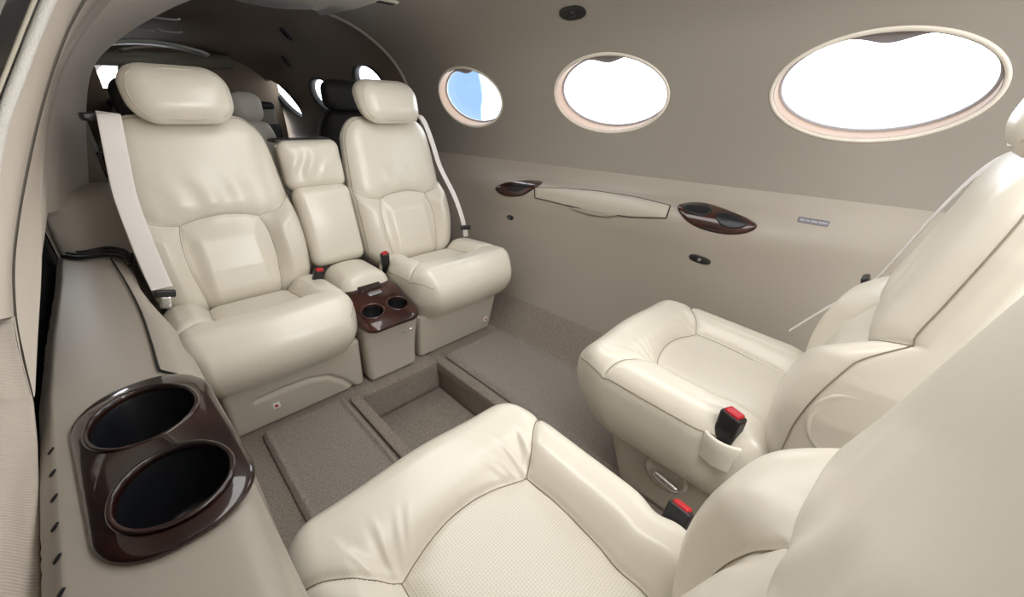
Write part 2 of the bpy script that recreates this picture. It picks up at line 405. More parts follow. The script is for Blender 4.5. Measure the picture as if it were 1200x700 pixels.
# ------------------------------------------------------------------ seats
def cushion_fn(hw, y0, y1, zc, hz, side, arcx=0):
    """side: +1 buckle pocket on +x, -1 on -x"""
    yc = (y0+y1)/2; hy = (y1-y0)/2
    ya = y1-.205
    px = .122
    arc = [(x, ya+.028*(1-(x/px)**2)) for x in np.linspace(-px, px, 13)]
    sR = [(px, ya), (px+.003, ya-.08), (px-.002, ya-.18), (px-.008, y0)]
    sL = [(-x, y) for x, y in sR]
    dR = [(px, ya), (px+.03, ya+.018), (px+.075, ya+.055), (hw, ya+.085)]
    dL = [(-x, y) for x, y in dR]
    seams = [arc, sR, sL, dR, dL]
    rr = (.055, .085, .07)
    def raw_top(X, Y):
        dx = np.clip((np.abs(X)-(hw-rr[0]))/rr[0], 0, 1); dy = np.clip((np.abs(Y-yc)-(hy-rr[1]))/rr[1], 0, 1)
        return hz-rr[2]+rr[2]*np.sqrt(np.clip(1-dx**2-dy**2, 0, 1))
    def fn(P, seam=True):
        P = P.copy(); X = P[:, 0].copy(); Y = P[:, 1]+yc; Z = P[:, 2]
        top = sst(-.1, .75, Z/hz)
        ax = np.abs(X)
        z = Z+zc
        # centre dishes, bolsters and front roll rise
        inn = sst(px-.01, px+.05, ax); fr = sst(ya-.0, ya+.075, Y)
        rise = np.maximum(inn*.022*(1-.35*sst(ya+.05, y1, Y)), fr*.020)
        z = z+top*(rise-.012*(1-inn)*(1-fr))
        z = z+top*.030*(Y-y0)/(y1-y0)                              # tilts up to the front
        z = z-top*.028*sst(y1-.10, y1, Y)**2                       # waterfall
        z = z+top*.0028*np.sin(X*23+1.3)*np.sin(Y*19+.5)*(.5+.5*fr)
        if seam:
            d = np.min([polydist(X, Y, s) for s in seams], axis=0)
            z = z-top*(.0065*np.exp(-(d/.0045)**2)+.005*np.exp(-(d/.016)**2))
            # gathers where the leather is stretched around the corners
            for cx_ in (px, -px):
                for kx, ky, L_, an, am in ((.00, .03, .035, 95, .004), (-.02, .03, .03, 112, .003), (.03, .035, .03, 75, .003), (-.035, .035, .03, 120, .0025)):
                    a = math.radians(an if cx_ > 0 else 180-an); qx = cx_+math.copysign(1, cx_)*kx; qy = ya+ky
                    u_ = (X-qx)*math.cos(a)+(Y-qy)*math.sin(a); v_ = -(X-qx)*math.sin(a)+(Y-qy)*math.cos(a)
                    z = z+top*.7*am*np.exp(-(u_/L_)**2)*(np.exp(-(v_/.005)**2)-.6*np.exp(-((v_-.009)/.006)**2))
        # buckle pocket
        pk = np.exp(-((Y-(y0+.105))/.026)**2)*sst(.05, .22, side*X)*sst(-.6, .4, Z/hz)
        X2 = X-side*.012*pk
        # front narrows a little, bottom tucks under
        k = 1-.10*sst(y1-.16, y1, Y)**1.5-.07*(1-sst(-1, .2, Z/hz))
        P[:, 0] = X2*k
        P[:, 1] = Y-.05*(1-sst(-1, .3, Z/hz))*sst(yc, y1, Y)-.012*(X/hw)**2*sst(yc, y1, Y)
        P[:, 2] = z
        return P
    return fn, raw_top, seams, rr, yc, hy

def make_cushion(par, hw, y0, y1, zc, hz, side):
    fn, raw_top, seams, rr, yc, hy = cushion_fn(hw, y0, y1, zc, hz, side)
    P, f, U = rbox((hw, hy, hz), rr, (150, 130, 40))
    cen = P[f].mean(1); X, Y, Z = cen[:, 0], cen[:, 1]+yc, cen[:, 2]
    ya = y1-.205
    inside = (np.abs(X) < .119)&(Y < ya+.027*(1-(X/.122)**2))&(Z > hz*.6)
    cu = mesh_obj('seat_cushion', fn(P), f, None, par, mats=[M['leather'], M['perf']], midx=inside.astype(int))
    parts = []
    for s in seams:
        q = catmull(s, 50); q = q[(np.abs(q[:, 0]) < hw-.006)&(q[:, 1] > y0+.02)]
        z = raw_top(q[:, 0], q[:, 1]); W = fn(np.stack([q[:, 0], q[:, 1]-yc, z], 1)); W[:, 2] += .0013
        parts.append(tube_vf(W, .0009, 5))
    # side seams
    for sx in (-1, 1):
        el = math.radians(22); pts = []
        for y in np.linspace(-hy+rr[1], hy-rr[1]*1.0, 40): pts.append((sx*(hw-rr[0]+rr[0]*math.cos(el)), y, hz-rr[2]+rr[2]*math.sin(el)))
        for a in np.linspace(0, 60, 12):
            a = math.radians(a); pts.append((sx*(hw-rr[0]+rr[0]*math.cos(el)*math.cos(a)), hy-rr[1]+rr[1]*math.cos(el)*math.sin(a), hz-rr[2]+rr[2]*math.sin(el)))
        W = fn(np.array(pts)); W[:, 0] += sx*.0008; parts.append(tube_vf(W, .0010, 5))
    mesh_obj('seam', *merge(parts), M['thread'], cu)
    return fn

def back_fns(hwk=1.0, px=.113):
    zs = [.30, .36, .46, .56, .62, .72, .84, .95]
    ys = [-.025, -.035, -.058, -.088, -.110, -.138, -.166, -.188]
    def spine(z): return interp(z, zs, ys)
    def hw(z): return hwk*interp(z, [.30, .40, .50, .58, .63, .68, .80, .88, .95], [.226, .240, .246, .244, .238, .232, .222, .210, .196])
    arc = [(x, .607+.020*(1-(x/px)**2)) for x in np.linspace(-px, px, 13)]
    vR = [(px, .607), (px+.013, .55), (px+.014, .47), (px+.004, .38), (px-.004, .30)]
    bR = [(px, .607), (px+.05, .618), (px+.09, .640), (.236*hwk, .668)]
    seams = [arc, vR, [(-x, z) for x, z in vR], bR, [(-x, z) for x, z in bR]]
    zc, hz, hy = .6175, .3125, .07
    rr = (.085, .062, .095)
    H0 = .24*hwk
    def fn(P, seam=True):
        P = P.copy(); X0 = P[:, 0]; z = P[:, 2]+zc; yn = P[:, 1]/hy
        X = X0/H0*hw(z)
        fr = sst(-.2, .9, yn)
        # lower bolsters stand forward; they end at the seam that rises to the sides
        ax = np.abs(X); line = .607+.06*sst(px, .24, ax)
        bol = sst(px+.0, px+.055, ax)*(.047*sst(.30, .54, z))*(1-sst(-.060, .004, z-line))
        cen = .014*(1-sst(px-.04, px, ax))*sst(.30, .40, z)*(1-sst(.55, .607, z))
        upp = .016*sst(.60, .68, z)*(1-(ax/.26)**2)
        y = spine(z)+(yn-1)/2*interp(z, [.3, .6, .93], [.15, .125, .085])
        dis = bol+cen+upp
        if seam:
            d = np.min([polydist(X, z, s) for s in seams], axis=0)
            dis = dis-.0065*np.exp(-(d/.0045)**2)-.005*np.exp(-(d/.016)**2)
            dis = dis+.0025*np.exp(-((z-.69)/.06)**2)*np.sin(X*70+np.sin(z*30))*np.exp(-(X/.13)**2)
        y = y+fr*dis
        return np.stack([X, y, z], 1)
    def raw_front(X, Z):
        Xr = X/hw(Z)*H0
        dx = np.clip((np.abs(Xr)-(H0-rr[0]))/rr[0], 0, 1); dz = np.clip((np.abs(Z-zc)-(hz-rr[2]))/rr[2], 0, 1)
        return Xr, hy-rr[1]+rr[1]*np.sqrt(np.clip(1-dx**2-dz**2, 0, 1))
    return fn, raw_front, seams, rr, zc, hz, hy, H0
def make_back(par, hwk=1.0, px=.113):
    fn, rf, seams, rr, zc, hz, hy, H0 = back_fns(hwk, px)
    P, f, U = rbox((H0, hy, hz), rr, (150, 40, 170))
    b = mesh_obj('backrest', fn(P), f, M['leather'], par)
    parts = []
    for s in seams:
        q = catmull(s, 50); q = q[(np.abs(q[:, 0]) < .228*hwk)&(q[:, 1] > .33)]
        xr, yr = rf(q[:, 0], q[:, 1]); W = fn(np.stack([xr, yr, q[:, 1]-zc], 1)); W[:, 1] += .0007
        parts.append(tube_vf(W, .0009, 5))
    for sx in (-1, 1):                   # piping where front meets the side panel
        el = math.radians(24); pts = []
        for z in np.linspace(-hz+rr[2], hz-rr[2], 60): pts.append((sx*(H0-rr[0]+rr[0]*math.cos(el)), hy-rr[1]+rr[1]*math.sin(el), z))
        for a in np.linspace(4, 90, 20):
            a = math.radians(a); pts.append((sx*(H0-rr[0]+rr[0]*math.cos(el)*math.cos(a)), hy-rr[1]+rr[1]*math.sin(el), hz-rr[2]+rr[2]*math.cos(el)*math.sin(a)))
        pts.append((sx*.02, pts[-1][1], pts[-1][2]))
        W = fn(np.array(pts)); W[:, 0] += sx*.0008; parts.append(tube_vf(W, .0012, 5))
    mesh_obj('seam', *merge(parts), M['thread'], b)
    return fn, b
def make_headrest(par, cx=0, hw=.134, z0=.905, z1=1.068, y=-.17, tilt=0):
    zc, hz, hy = (z0+z1)/2, (z1-z0)/2, .055
    rr = (hw*.52, .05, hz*.78)
    def fn(P, U=None):
        P = P.copy(); zn = P[:, 2]/hz; xn = P[:, 0]/hw
        fr = sst(-.2, 1, P[:, 1]/hy)
        P[:, 1] += fr*(.012*(1-xn**2)*(1-zn**2))-.018*(1-fr)*zn-.02*zn
        P[:, 0] *= 1-.05*np.maximum(-zn, 0)
        return P
    P, f, U = rbox((hw, hy, hz), rr, (70, 30, 50))
    T = np.array([cx, y, zc])
    h = mesh_obj('headrest', fn(P)+T, f, M['leather'], par)
    el = math.radians(38); pts = []
    n = 100
    for t in np.linspace(0, 2*math.pi, n, endpoint=False):
        c, s = math.cos(t), math.sin(t)
        ex = math.copysign(hw-rr[0], c) if abs(c) > 1e-6 else 0; ez = math.copysign(hz-rr[2], s)
        # walk the rounded rectangle
        pts.append((ex*min(1, abs(c)*1.6)+rr[0]*math.cos(el)*c, hy-rr[1]+rr[1]*math.sin(el), ez*min(1, abs(s)*1.6)+rr[2]*math.cos(el)*s))
    W = fn(np.array(pts))+T
    V, fa = tube_vf(W, .0022, 6, closed=True, up=[0, 1, 0]); mesh_obj('piping', V, fa, M['piping'], h)
    # posts
    for sx in (-1, 1): tube('headrest_post', [(cx+sx*.045, y-.03, z0+.03), (cx+sx*.045, y-.028, z0-.05)], .006, M['grey'], h, k=10)
    return h
def make_base(par, h0, y0, y1, zt, flare=0, arch=0, tagpos=None):
    """pedestal: half width h0, y range, top zt"""
    hy = (y1-y0)/2; yc = (y0+y1)/2; hz = zt/2
    def fn(P, U):
        P = P.copy(); t = (P[:, 2]+hz)/(2*hz)
        P[:, 0] += flare*.035*t*sst(0, h0, flare*P[:, 0]) if flare else 0
        P[:, 1] += yc+.025*t*sst(0, hy, P[:, 1])
        if arch:
            u_ = P[:, 0]*arch; a = [(.20, .002), (.165, .055), (.12, .098), (.06, .118), (-.02, .122), (-.10, .118)]
            a = [(x-.03, z) for x, z in a]
            d = polydist(u_, P[:, 2]+hz, a); P[:, 1] -= .012*np.exp(-(d/.008)**2)*sst(.5, .9, U[:, 1])
        P[:, 2] += hz+.0005
        return P
    b = rb('seat_base', (h0, hy, hz), (.018, .018, .01), M['shell'], par, n=(120, 40, 60), fn=fn)
    if tagpos:
        x, z = tagpos
        t = rb('label', (.011, .0015, .011), (.001, .001, .001), M['white'], b, loc=(x, y1+.002+.025*z/zt, z), n=(6, 4, 6))
        rb('label_mark', (.0045, .001, .0045), (.001, .0005, .001), M['red'], t, loc=(x, y1+.0045+.025*z/zt, z), n=(4, 4, 4))
    return b
def make_buckle(par, loc, Mx, k=1.0, name='belt_buckle'):
    h = (.017*k, .011*k, .034*k)
    b = rb(name, h, (.006, .006, .006), M['black'], par, loc=loc, M=Mx, n=(14, 12, 18))
    c = np.array(loc)+Mx@np.array([0, 0, .031*k])
    rb('release_button', (.0125*k, .0085*k, .007*k), (.004, .004, .003), M['red'], b, loc=tuple(c), M=Mx, n=(10, 10, 8))
    s = np.array(loc)+Mx@np.array([0, 0, -.05*k])
    rb('buckle_strap', (.014, .004, .035), (.003, .003, .003), M['black_soft'], b, loc=tuple(s), M=Mx, n=(8, 6, 10))
    return b
def make_belt(par, pts, w=.019, up=(0, 1, 0), guide=None, tongue=None):
    q = catmull(pts, 60); V, fa = tube_vf(q, w, 12, flat=.0016, up=up)
    b = mesh_obj('shoulder_belt', V, fa, M['belt'], par)
    if tongue is not None:
        c, Mx = tongue
        t = rb('belt_tongue', (.024, .007, .011), (.004, .004, .004), M['black'], b, loc=c, M=Mx, n=(14, 8, 8))
        c2 = np.array(c)+Mx@np.array([0, .002, -.026])
        rb('latch_plate', (.013, .0022, .018), (.002, .002, .002), M['chrome'], t, loc=tuple(c2), M=Mx, n=(8, 4, 8))
    if guide is not None:
        c, Mx = guide
        rb('belt_guide', (.030, .020, .011), (.008, .008, .006), M['black'], b, loc=c, M=Mx, n=(16, 12, 8))
    return b

# --- far pair, facing aft: local +y points to the camera (rotated half a turn)
def far_seat(cx, side, base_x, label, cush_dx, flare=0, tagpos=None, arch=0, bk=.93, bhw=.196):
    s = empty('passenger_seat', (cx, 1.50, 0), math.pi, label, 'seat', 'aft facing seats')
    w = bpy.data.objects.new('x', None)
    fn = make_cushion(s, .250, -.06, .375, .272, .096, side)
    for o in s.children:
        if o.name.startswith('seat_cushion'): o.location.x = -cush_dx
    make_back(s, bk)
    make_headrest(s, y=-.165)
    b = make_base(s, bhw, -.30, .245, .205, flare, arch, tagpos)
    b.location.x = -(base_x-cx)
    return s
SL = far_seat(.205, -1, .236, 'cream leather seat next to the wood cup holder ledge, wide pale belt over its shoulder', -.0, tagpos=(.085, .072), arch=-1, bk=.99, bhw=.214)
SR = far_seat(.895, 1, .893, 'cream leather seat in the far corner under the window with a sliver of blue sky', .035, flare=-1, tagpos=(-.165, .06))
# belts in the seat's own frame (x mirrored because the seat is turned round)
make_belt(SL, [(.176, -.23, .90), (.175, -.185, .930), (.176, -.140, .922), (.190, -.105, .84), (.208, -.07, .72), (.212, -.005, .60), (.212, .025, .53), (.210, .04, .47)], .025,
          guide=((.205, -.205, .925), rot('Z', 10)), tongue=((.208, .048, .455), rot('Y', -14)@rot('X', 8)))
make_belt(SR, [(-.150, -.23, .90), (-.150, -.18, .932), (-.155, -.140, .915), (-.172, -.112, .83), (-.190, -.085, .72), (-.207, -.01, .60), (-.218, .03, .50), (-.222, .045, .42)], .012,
          tongue=((-.220, .050, .455), rot('Z', -20)))
make_buckle(SL, (-.205, .085, .405), rot('Y', -12)@rot('X', -25))
make_buckle(SR, (.214, .07, .405), rot('Y', 10)@rot('X', -25))

# --- centre backrest between the far seats, and the console in front of it
cb = empty('seat_divider', (.556, 1.62, .33), math.pi, 'narrow cream leather backrest with a pleated top pad wedged between the two far seats', 'divider')
def pad(par, name, h, r, loc, wr=0, tilt=0):
    def fn(P, U):
        P = P.copy(); fr = sst(-.2, 1, U[:, 1])
        P[:, 1] += fr*.014*(1-(P[:, 0]/h[0])**2)*(1-(P[:, 2]/h[2])**2)
        if wr: P[:, 1] += fr*wr*np.sin(P[:, 0]*95+1.5*np.sin(P[:, 2]*40))*sst(.9, .1, np.abs(P[:, 2])/h[2])*(.6+.4*np.sin(P[:, 0]*31))
        return P
    return rb(name, h, r, M['leather'], par, loc=loc, n=(70, 20, 60), fn=fn, M=rot('X', tilt))
pad(cb, 'top_pad', (.111, .055, .09), (.03, .035, .035), (0, -.085, .425), .0055, 8)
pad(cb, 'lower_pad', (.106, .05, .155), (.03, .04, .04), (0, -.005, .200), .0, 12)
rb('shelf_top', (.108, .04, .006), (.006, .006, .005), M['black'], cb, loc=(0, -.15, .515), n=(16, 12, 6))

con = empty('centre_console', (.566, 1.245, 0), math.pi, 'narrow cream console with a dark wood cup holder top between the far seats', 'console')
def con_fn(P, U):
    P = P.copy(); t = (P[:, 2]+.125)/.25
    P[:, 1] += .045*t**2*sst(-.5, 1, U[:, 1]); P[:, 0] *= .93+.10*t; return P
rb('console_body', (.108, .13, .125), (.022, .022, .02), M['shell'], con, loc=(0, -.115, .126), n=(40, 40, 40), fn=con_fn)
def cpad_fn(P, U):
    P = P.copy(); P[:, 2] += .03*(1-(P[:, 0]/.115)**2)*sst(0, 1, U[:, 2]); return P
rb('console_pad', (.100, .115, .06), (.048, .05, .045), M['leather'], con, loc=(0, -.225, .305), n=(40, 40, 20), fn=cpad_fn)

def wood_plate(name, par, h, r, holes, m, loc=(0, 0, 0), Mx=np.eye(3), dome=0, depth=.075, n=(60, 60, 12), taper=None, cupm=None):
    """glossy plate lying in xy with cup wells: holes = (x, y, a, b)"""
    P, f, U = rbox(h, r, n)
    def df(P):
        P = P.copy()
        if taper: P[:, 0] *= 1+taper*P[:, 1]/h[1]
        P[:, 2] -= dome*((P[:, 0]/h[0])**2)*1.0; return P
    o = mesh_obj(name, df(P), f, m, None)
    cut = []
    th = np.linspace(0, 2*np.pi, 64, endpoint=False)
    for (x, y, a, b) in holes:
        e = np.stack([x+a*np.cos(th), y+b*np.sin(th)], 1)
        V = np.vstack([np.c_[e, np.full(64, -.2)], np.c_[e, np.full(64, .2)]])
        fc = [list(range(64))[::-1], list(range(64, 128))]+[[j, (j+1) % 64, 64+(j+1) % 64, 64+j] for j in range(64)]
        cut.append((V, fc))
    c = mesh_obj('cutter', *merge(cut), m, None, smooth=False)
    md = o.modifiers.new('b', 'BOOLEAN'); md.operation = 'DIFFERENCE'; md.object = c; md.solver = 'EXACT'
    dg = bpy.context.evaluated_depsgraph_get(); me = bpy.data.meshes.new_from_object(o.evaluated_get(dg))
    o.modifiers.clear(); old = o.data; o.data = me; bpy.data.objects.remove(c)
    me.polygons.foreach_set('use_smooth', [True]*len(me.polygons)); me.set_sharp_from_angle(angle=math.radians(45))
    co = np.zeros(len(me.vertices)*3, np.float32); me.vertices.foreach_get('co', co); co = co.reshape(-1, 3)@Mx.T+np.array(loc)
    me.vertices.foreach_set('co', co.astype(np.float32).ravel()); me.update()
    if par: o.parent = par
    for (x, y, a, b) in holes:
        zt = h[2]-dome*(x/h[0])**2
        def P3(aa, bb, z): return (np.stack([x+aa*np.cos(th), y+bb*np.sin(th), z-dome*(((x+aa*np.cos(th))/h[0])**2-(x/h[0])**2)], 1))
        rim = [P3(a+.0035, b+.0035, zt-.001), P3(a+.0025, b+.0025, zt+.001), P3(a, b, zt+.002), P3(a-.003, b-.003, zt+.000), P3(a-.003, b-.003, zt-.01)]
        mesh_obj('cup_rim', np.concatenate(rim)@Mx.T+np.array(loc), grid_faces(5, 64, True), m, o)
        w = [P3(a+.002, b+.002, zt-.004), P3(a-.004, b-.004, zt-.02), P3(a-.010, b-.010, zt-depth+.01), P3(a-.018, b-.018, zt-depth), P3(.0001, .0001, zt-depth)]
        mesh_obj('cup_well', np.concatenate(w)@Mx.T+np.array(loc), grid_faces(5, 64, True), cupm or M['cup'], o, angle=60)
    return o
Mt = rot('X', -20)
wt = wood_plate('console_top', con, (.112, .122, .019), (.05, .05, .018), [(-.050, .035, .040, .036), (.050, .035, .040, .036)], M['wood_red'], loc=(0, -.03, .293), Mx=Mt, dome=.006, depth=.06)
c = np.array([0, -.03, .293])+Mt@np.array([0, -.045, .021])
rb('oval_catch', (.028, .010, .004), (.010, .009, .0035), M['grey'], wt, loc=tuple(c), M=Mt, n=(20, 12, 6))
c = np.array([0, -.03, .293])+Mt@np.array([0, -.085, .020])
rb('pop_lid', (.045, .018, .004), (.006, .006, .003), M['wood'], wt, loc=tuple(c), M=Mt, n=(20, 12, 6))
rb('lid_catch', (.012, .006, .006), (.004, .004, .004), M['black'], con, loc=(-.052, .068, .258), n=(10, 8, 8))
tube('console_grip', [(-.068+.0, .056, .198), (-.05, .062, .203), (-.03, .060, .196)], .0032, M['chrome'], con)

# --- near pair, facing forward
def near_seat(cx, side, label, hand):
    s = empty('passenger_seat', (cx, .09, 0), 0, label, 'seat', 'forward facing seats')
    make_cushion(s, .248, -.07, .432, .268, .105, side)
    make_back(s, 1.0, .098)
    make_headrest(s, y=-.225, z0=.905, z1=1.065, hw=.112)
    def tp(P, U):
        return P
    def bfn(P, U):
        P = P.copy(); t = (P[:, 2]+.105)/.21
        P[:, 1] += .055*t*sst(-1, 1, U[:, 1])
        P[:, 0] *= .90+.10*t; P[:, 2] += .106; P[:, 1] += .055; return P
    b = rb('seat_base', (.205, .19, .105), (.02, .03, .02), M['shell'], s, n=(40, 60, 40), fn=bfn)
    return s, b
SC_, bC = near_seat(.235, 1, 'cream leather seat in front of the camera, its perforated cushion cut by the bottom edge', 1)
SD, bD = near_seat(.958, -1, 'cream leather seat against the lower window wall, black buckle standing in its side pocket', -1)
make_buckle(SC_, (.258, .016, .328), rot('Y', 22)@rot('Z', 80)@rot('X', 10), 1.15)
make_buckle(SD, (-.222, .022, .375), rot('Y', -4)@rot('Z', 70)@rot('X', 6), 1.3)
lathe('buckle_pocket', [(.040, -.06), (.041, -.02), (.040, .0), (.037, .006), (.033, .004), (.032, -.03)], M['leather'], SD, sx=.85, sy=1.15, loc=(-.218, .022, .356), n=48)
lathe('pull_recess', [(.060, -.002), (.057, .0012), (.052, -.0005), (.0001, -.001)], M['leather'], SD, sx=1.1, sy=.9, M=rot('Y', -90)@rot('X', 0), loc=(-.2432, -.135, .50), n=48)
# recliner catch on the window-side seat's base
rc = lathe('recline_recess', [(.044, .0), (.046, .003), (.048, .005), (.040, .004), (.036, -.004), (.0001, -.007)], M['shell'], bD, sx=1.15, sy=1, M=rot('Y', -90)@rot('Z', 90), loc=(-.205, .118, .152))
rb('recline_handle', (.009, .034, .011), (.008, .018, .008), M['chrome'], bD, loc=(-.216, .112, .140), M=rot('X', 12), n=(8, 20, 10))
# thin belt beside the window-side seat
make_belt(SD, [(.150, -.25, .85), (.160, -.205, .895), (.185, -.168, .875), (.225, -.135, .78), (.250, -.105, .66), (.256, -.085, .60), (.254, -.02, .50), (.25, .03, .42)], .013, up=(0, 1, 0),
          tongue=((.257, -.075, .60), rot('X', -20)))
# ------------------------------------------------------------------ fittings on the window wall
def wall_item(u, v):
    y, s = wall_hit(u, v); return wall_frame(y, s)
def on_wall_shape(name, pix, mt, lift=.004, depth=.006, parent=None, origin=None, rings=7, round_=.35):
    """closed outline in pixels of the wall, laid on the wall as a softly domed plate"""
    pts = np.array([hit(u, v) for u, v in pix]); nn = len(pts)
    cen_ = pts.mean(0); y, s = wall_hit(*np.mean(pix, 0)); _, ty, ts, n = wall_frame(y, s)
    rows = []
    for k, t in enumerate([1.0, 1.0, .975, .93, .85, .7, .5, .3, .12, .001]):
        w = cen_+(pts-cen_)*t
        w[:, 0] = [wallx(a[1], a[2]) for a in w]
        h = [-.6*depth, .35*lift, .8*lift, lift, lift, lift, lift, lift, lift, lift][k]
        rows.append(w-n*h)
    V = np.concatenate(rows); o = np.array(origin) if origin is not None else 0
    return mesh_obj(name, V-o, grid_faces(10, nn, True), mt, parent), cen_, n, ty, ts
def dens(pix, n=40):
    p = np.array(list(pix)+[pix[0]], float); q = catmull(np.vstack([p[-2], p, p[1]]), n*3)
    # keep the central closed loop
    seg = np.cumsum(np.r_[0, np.linalg.norm(np.diff(np.vstack([p[-2], p, p[1]]), axis=0), axis=1)])
    s = np.linspace(0, seg[-1], n*3); k = (s >= seg[1])&(s < seg[-2]); return [tuple(a) for a in q[k]]
# folded table panel
tb = empty('table_panel', tuple(wall_item(705, 235)[0]), 0, 'long pale folding table door set into the ledge below the middle window', 'table')
O = tb.location
def densl(pix, n):
    out = []
    for a, b in zip(pix, list(pix[1:])+[pix[0]]):
        for t in np.linspace(0, 1, n, endpoint=False): out.append((a[0]+(b[0]-a[0])*t, a[1]+(b[1]-a[1])*t))
    return out
TP = [(627, 220), (660, 221), (700, 224), (745, 231), (786, 241), (781, 256), (740, 255), (700, 249), (660, 240), (627, 232)]
on_wall_shape('panel_door', densl(TP, 6), M['panel'], .005, .004, tb, O)
tpo = np.array([hit(u, v) for u, v in densl(TP, 8)]); _, _, _, n_ = wall_frame(*wall_hit(705, 238))
V, fa = tube_vf(tpo-n_*.003-np.array(O), .0016, 6, closed=True); mesh_obj('panel_gap', V, fa, M['black_soft'], tb)
on_wall_shape('finger_recess', densl([(668, 243), (690, 245), (725, 252), (712, 254), (690, 251)], 5), M['liner_low'], .009, .004, tb, O)
# wood cup holders on the ledge
def ledge_cup(pix, holes, label):
    c = wall_item(*np.mean(pix, 0))[0]
    e = empty('cup_holder', tuple(c), 0, label, 'cup holder', 'ledge cup holders')
    b, cen_, n, ty, ts = on_wall_shape('wood_plate', dens(pix, 30), M['wood_red'], .010, .01, e, c)
    for h in holes: on_wall_shape('cup_well', dens(h, 16), M['cup'], .013, .002, e, c)
    return e
ledge_cup([(581, 222), (592, 215), (612, 212), (636, 213), (622, 224), (610, 230), (592, 230)], [[(597, 222), (606, 217), (622, 217), (618, 222), (606, 226)]], 'small dark wood cup holder beside the far corner seat')
ledge_cup([(795, 241), (820, 238), (850, 246), (886, 263), (876, 273), (850, 275), (820, 268), (801, 256)], [[(800, 245), (817, 242), (834, 247), (826, 256), (808, 253)], [(838, 254), (852, 251), (876, 264), (862, 270), (845, 266)]], 'dark wood twin cup holder on the ledge between the two big windows')
# oval vents / lamps
def oval(name, u, v, a, b, label, cat, mt, ring=None, group=None, ang=0):
    p, ty, ts, n = wall_item(u, v)
    Mx = np.stack([ty, ts, -n], 1)
    e = empty(name, tuple(p), 0, label, cat, group)
    rb('bezel', (a, b, .006), (a*.8, b*.95, .004), mt, e, M=Mx@rot('Z', ang), n=(28, 20, 8))
    lathe('nozzle', [(b*.45, .004), (b*.42, .009), (b*.25, .010), (.0001, .007)], ring or M['grey'], e, M=Mx, n=20)
    return e
oval('air_vent', 820, 304, .036, .013, 'dark pointed oval vent low on the wall under the twin cup holder', 'vent', M['black'])
oval('air_vent', 598, 255, .024, .011, 'small dark oval vent under the small wood cup holder', 'vent', M['black'])
oval('wall_emblem', 671, 15, .052, .026, 'black oval fitting high on the wall above the middle window', 'lamp', M['black'], M['cup'])
# placard
p, ty, ts, n = wall_item(953, 260); Mx = np.stack([ty, ts, -n], 1)
pl = empty('placard', tuple(p), 0, 'small grey engraved placard on the ledge near the window side belt', 'placard')
rb('plate', (.038, .009, .002), (.002, .002, .001), mat('placard_grey', (.20, .20, .23), .35, metal=.3), pl, M=Mx, n=(8, 6, 4))
q = []
for k in range(22):
    x = -.033+k*.0031
    if k in (7, 13, 17): continue
    P_, f_, _ = rbox((.0010, .0026, .0004), (.0003, .0003, .0002), (2, 2, 2)); q.append(((P_+np.array([x, 0, .0024]))@Mx.T, f_))
mesh_obj('lettering', *merge(q), mat('placard_ink', (.55, .55, .6), .5), pl, smooth=False)

# ------------------------------------------------------------------ side ledge with the big cup holder
CUPS = [(-.003, .073, .062, .075), (.001, -.104, .058, .067)]
def ledge_sec(y):
    xl = float(interp(y, [-.5, .446, .549, .653, .875, 1.136, 1.55, 1.75], [-.160, -.178, -.184, -.191, -.204, -.210, -.213, -.218]))
    xr = float(interp(y, [-.5, .295, .634, 1.1, 1.3, 1.45, 1.75], [.012, .010, .004, -.012, -.036, -.050, -.058]))
    zt = .525; uc = float(1-sst(.50, .60, y)*(1-sst(1.02, 1.10, y)))
    return [(xl+.004, y, .20), (xl, y, .44), (xl+.001, y, .500), (xl+.003, y, .506), (xl+.016, y, .519), (xl+.021, y, .5225), (xl+.032, y, .523), ((xl+xr)/2, y, zt), (xr-.04, y, .523), (xr-.016, y, .516), (xr-.003, y, .497), (xr+.003-.004*uc, y, .465), (xr+.012-uc*(xr+.085), y, .42), (xr+.014-uc*(xr+.087), y, .25), (xr+.020-uc*(xr+.093), y, 0)]
lg = empty('side_ledge', (-.09, .7, 0), 0, 'long beige side ledge running beside the seats, holding the big wood cup holder', 'ledge')
O = np.array(lg.location)
A = loft('ledge_body', [[tuple(np.array(p)-O) for p in ledge_sec(y)] for y in np.linspace(-.5, 1.86, 420)], M['liner_low'], lg, n=220, sub=1)
me = A.data; import bmesh
bm = bmesh.new(); bm.from_mesh(me)
def in_cup(c_):
    for hx, hy_, a_, b_ in CUPS:
        q_ = rot('Z', 4)@np.array([hx, hy_, 0])+np.array([-.068, .618, 0])
        if ((c_.x+O[0]-q_[0])/(a_+.001))**2+((c_.y+O[1]-q_[1])/(b_+.001))**2 < 1: return c_.z+O[2] > .5
    return False
kill = [f_ for f_ in bm.faces if in_cup(f_.calc_center_median())]
bmesh.ops.delete(bm, geom=kill, context='FACES'); bm.to_mesh(me); bm.free()
# fastener holes down the outer side
for u, v in ((61, 529), (63, 555), (65, 584), (66, 618), (69, 655), (73, 696)):
    for zz in np.linspace(.53, .49, 161):
        p = at(u, v, z=zz); sec = np.array(ledge_sec(p[1]))[1:7]
        if np.interp(p[0], sec[:, 0], sec[:, 2], left=0) >= zz: break
    p = p-O
    lathe('fastener', [(.0050, .0), (.0045, .0012), (.0001, .0012)], M['black_soft'], lg, M=rot('Y', -35)@rot('Z', 40), sx=1.1, sy=.7, loc=tuple(p+np.array([-.0006, 0, .0006])), n=14)
# slot between the lid and the inner edge
gp = [at(130, 303, z=.527), at(148, 332, z=.527), at(165, 366, z=.527), at(178, 405, z=.527), at(187, 434, z=.527), at(200, 437, z=.526), at(216, 442, z=.523)]
tube('lid_gap', catmull(np.array(gp)-O, 50), .0022, M['black_soft'], lg)
